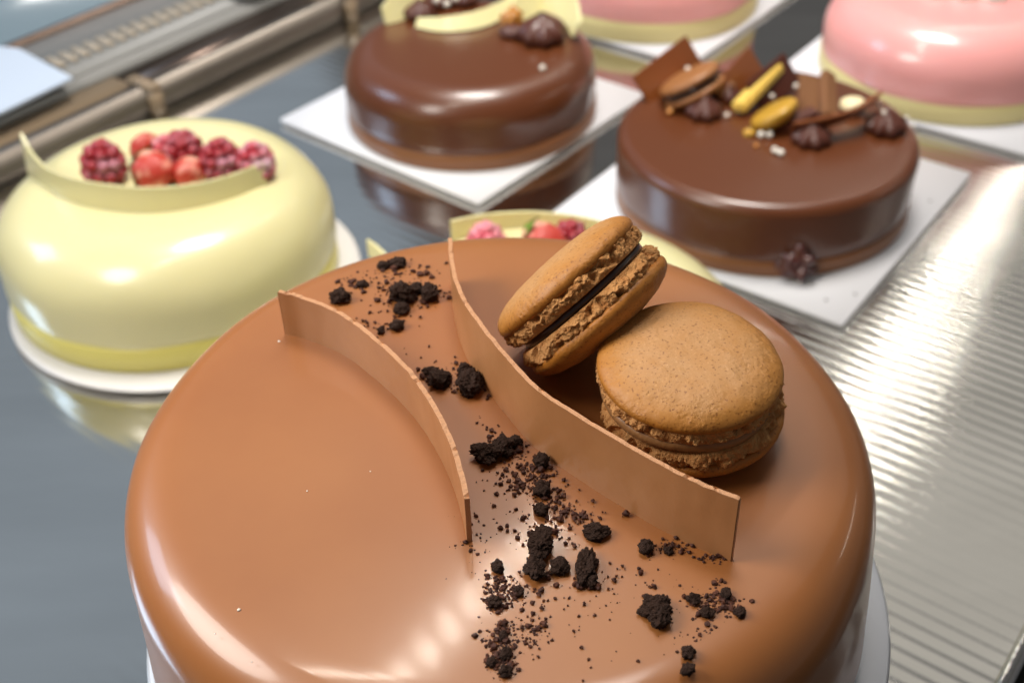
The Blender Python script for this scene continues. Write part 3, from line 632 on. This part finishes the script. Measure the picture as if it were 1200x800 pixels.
# ------------------------------------------------------------------ berries and white bands of the lemon cakes
ZY = YH + 0.0005
def raspberry(px, py, r, z, label, seed, M=RASP, lie=(0, 0, 1)):
    r *= 1.15
    p = at(px, py, z + r * 0.9); e_v, e_f = [], []
    parts = []; rows = 6
    V, F = [], []
    for j in range(rows):
        th = R_(14 + 150 * j / (rows - 1)) ; n = max(4, int(11 * math.sin(th)))
        for i in range(n):
            a = 2 * math.pi * (i + 0.5 * (j % 2)) / n; c = Vector((r * 0.82 * math.sin(th) * math.cos(a), r * 0.82 * math.sin(th) * math.sin(a), r * 1.0 * math.cos(th))) * rnd.uniform(0.95, 1.05)
            bm = bmesh.new(); bmesh.ops.create_icosphere(bm, subdivisions=2, radius=r * 0.29); k = len(V)
            V += [v.co + c for v in bm.verts]; F += [tuple(v.index + k for v in f.verts) for f in bm.faces]; bm.free()
    bm = bmesh.new(); bmesh.ops.create_icosphere(bm, subdivisions=2, radius=r * 0.82); k = len(V)
    V += [v.co.copy() for v in bm.verts]; F += [tuple(v.index + k for v in f.verts) for f in bm.faces]; bm.free()
    q = Vector((0, 0, 1)).rotation_difference(Vector(lie).normalized()); o = mesh('raspberry', V, F, M, loc=p); o.rotation_mode = 'QUATERNION'; o.rotation_quaternion = q
    return tag(o, label, 'raspberry', 'raspberries on the yellow cakes')
def strawberry(px, py, r, z, label, leaf=True, cut=False, lie=(0.4, -0.6, 0.5)):
    r *= 1.15
    p = at(px, py, z + r * 0.8); q = Vector((0, 0, 1)).rotation_difference(Vector(lie).normalized())
    e = empty('strawberry', p, label, 'strawberry', 'strawberry pieces on the yellow cakes'); e.rotation_mode = 'QUATERNION'; e.rotation_quaternion = q
    V, F = revolve([(r * 0.3, -r * 0.95), (r * 0.8, -r * 0.7), (r, -r * 0.2), (r * 0.92, r * 0.3), (r * 0.6, r * 0.8), (r * 0.2, r * 1.1), (0.0002, r * 1.15)], 40, lambda v, t, a: v * (1 + 0.05 * noise.noise(v * 180)))
    mesh('flesh', V, F, STRAW, e)
    if cut:
        V, F = revolve([(r * 0.98, -r * 0.1), (r * 0.9, -0.0), (r * 0.5, r * 0.06), (0.0003, r * 0.08)], 32); o = mesh('cut_face', V, F, STRAWIN, e); o.location = (0, 0, r * 0.35); o.scale = (0.95, 0.95, 1)
    if leaf:
        V, F = [], []
        for i in range(6):
            a = i * 1.047; ca, sa = math.cos(a), math.sin(a); k = len(V)
            for (u_, v_, z_) in ((0, -0.1, 0), (0.8, -0.45, 0.3), (1.35, 0, 0.9), (0.8, 0.45, 0.3), (0, 0.1, 0), (0.85, 0, 0.42)): V.append(Vector((r * (u_ * ca - v_ * sa), r * (u_ * sa + v_ * ca), -r * 1.0 + r * z_)))
            F += [(k, k + 1, k + 5), (k + 1, k + 2, k + 5), (k + 2, k + 3, k + 5), (k + 3, k + 4, k + 5), (k + 4, k, k + 5)]
        o = mesh('leaf', V, F, LEAF, e)
    return e
raspberry(121, 194, 0.0102, ZY - 0.003, 'leftmost dark raspberry on the yellow cake', 1, lie=(0.1, 0.1, 1))
raspberry(214, 178, 0.0098, ZY, 'raspberry behind the strawberry halves showing its hollow top', 2, lie=(0.2, -0.5, 0.8))
raspberry(259, 189, 0.0094, ZY - 0.001, 'second raspberry from the right on the yellow cake', 3)
raspberry(300, 192, 0.0090, ZY - 0.002, 'rightmost frosted raspberry touching the end of the white band', 4, mat('frosted_raspberry', (0.42, 0.03, 0.05), 0.5, var=(80, (0.62, 0.42, 0.50), 0.42, 0.65)))
raspberry(199, 182, 0.0085, ZY, 'frosted pink raspberry squeezed between two strawberries', 5, mat('pale_raspberry', (0.5, 0.07, 0.09), 0.5, var=(80, (0.7, 0.45, 0.48), 0.42, 0.65)))
strawberry(173, 175, 0.0085, ZY, 'strawberry piece at the back left of the berry pile', False, lie=(0.2, -0.3, 0.9))
strawberry(180, 200, 0.0098, ZY - 0.002, 'orange red strawberry with green leaves at the front', True, lie=(0.9, -0.3, 0.2))
strawberry(223, 203, 0.0080, ZY - 0.002, 'cut strawberry showing its pale heart at the front', False, True, lie=(0.1, -0.8, 0.7))
def ring_band(cx, cy, r, a0, a1, z, h, label, name='white_chocolate_band', lean=-0.25, hf=None, seed=3, n=9):
    pts = [Vector((cx + r * math.cos(R_(a0 + (a1 - a0) * i / n)), cy + r * math.sin(R_(a0 + (a1 - a0) * i / n)), z)) for i in range(n + 1)]
    return band(name, pts, h, h, 0.0014, IVORY, IVORY, label, lean=lean, seed=seed, cat='white chocolate band', group='white chocolate bands', sink=0.006, hfun=hf)
yb = [(38, 214), (52, 227), (75, 240), (105, 249), (140, 254), (175, 256), (210, 254), (250, 247), (285, 236), (316, 222)]
zb_ = [0.060, 0.062, 0.0635, 0.0640, 0.0645, 0.0645, 0.0645, 0.0645, 0.065, 0.0655]
band('white_chocolate_band', [at(x, y + 7, z - 0.004) for (x, y), z in zip(yb, zb_)], 0.012, 0.01, 0.0016, LEMON, LEMON, 'pale white chocolate band curving round the front of the berries', lean=0.10, seed=21, cat='white chocolate band', group='white chocolate bands', sink=0.006,
     hfun=lambda f: 0.0235 + 0.010 * max(0, 1 - f * 5) ** 2 - 0.004 * f)
# hidden lemon cake: its band at the back and berries peeping over
pb = [at(x, y, YH + 0.001) for x, y in ((529, 275), (570, 267), (620, 264), (670, 268), (705, 275))]
band('white_chocolate_band', pb, 0.008, 0.008, 0.0014, IVORY, IVORY, 'pale white chocolate band at the back of the hidden yellow cake', lean=0.0, seed=22, cat='white chocolate band', group='white chocolate bands', sink=0.004)
raspberry(570, 287, 0.0085, ZY - 0.004, 'raspberry peeping over the front cake beside the tip of the longer band', 8, mat('pink_berry', (0.62, 0.12, 0.16), 0.5, var=(80, (0.75, 0.45, 0.5), 0.42, 0.65)))
strawberry(637, 288, 0.0105, ZY - 0.005, 'strawberry peeping out behind the tipped macaron', True, lie=(0.9, -0.1, 0.1))
raspberry(668, 283, 0.0080, ZY - 0.004, 'raspberry half hidden behind the tipped macaron', 9)
tp = [at(x, y, YH - 0.01) for x, y in ((433, 300), (445, 304), (458, 312))]
band('white_chocolate_band', tp, 0.010, 0.004, 0.0016, IVORY, IVORY, 'small pale tip of a white chocolate band behind the far rim of the front cake', lean=0, seed=23, cat='white chocolate band', group='white chocolate bands', sink=0.0)
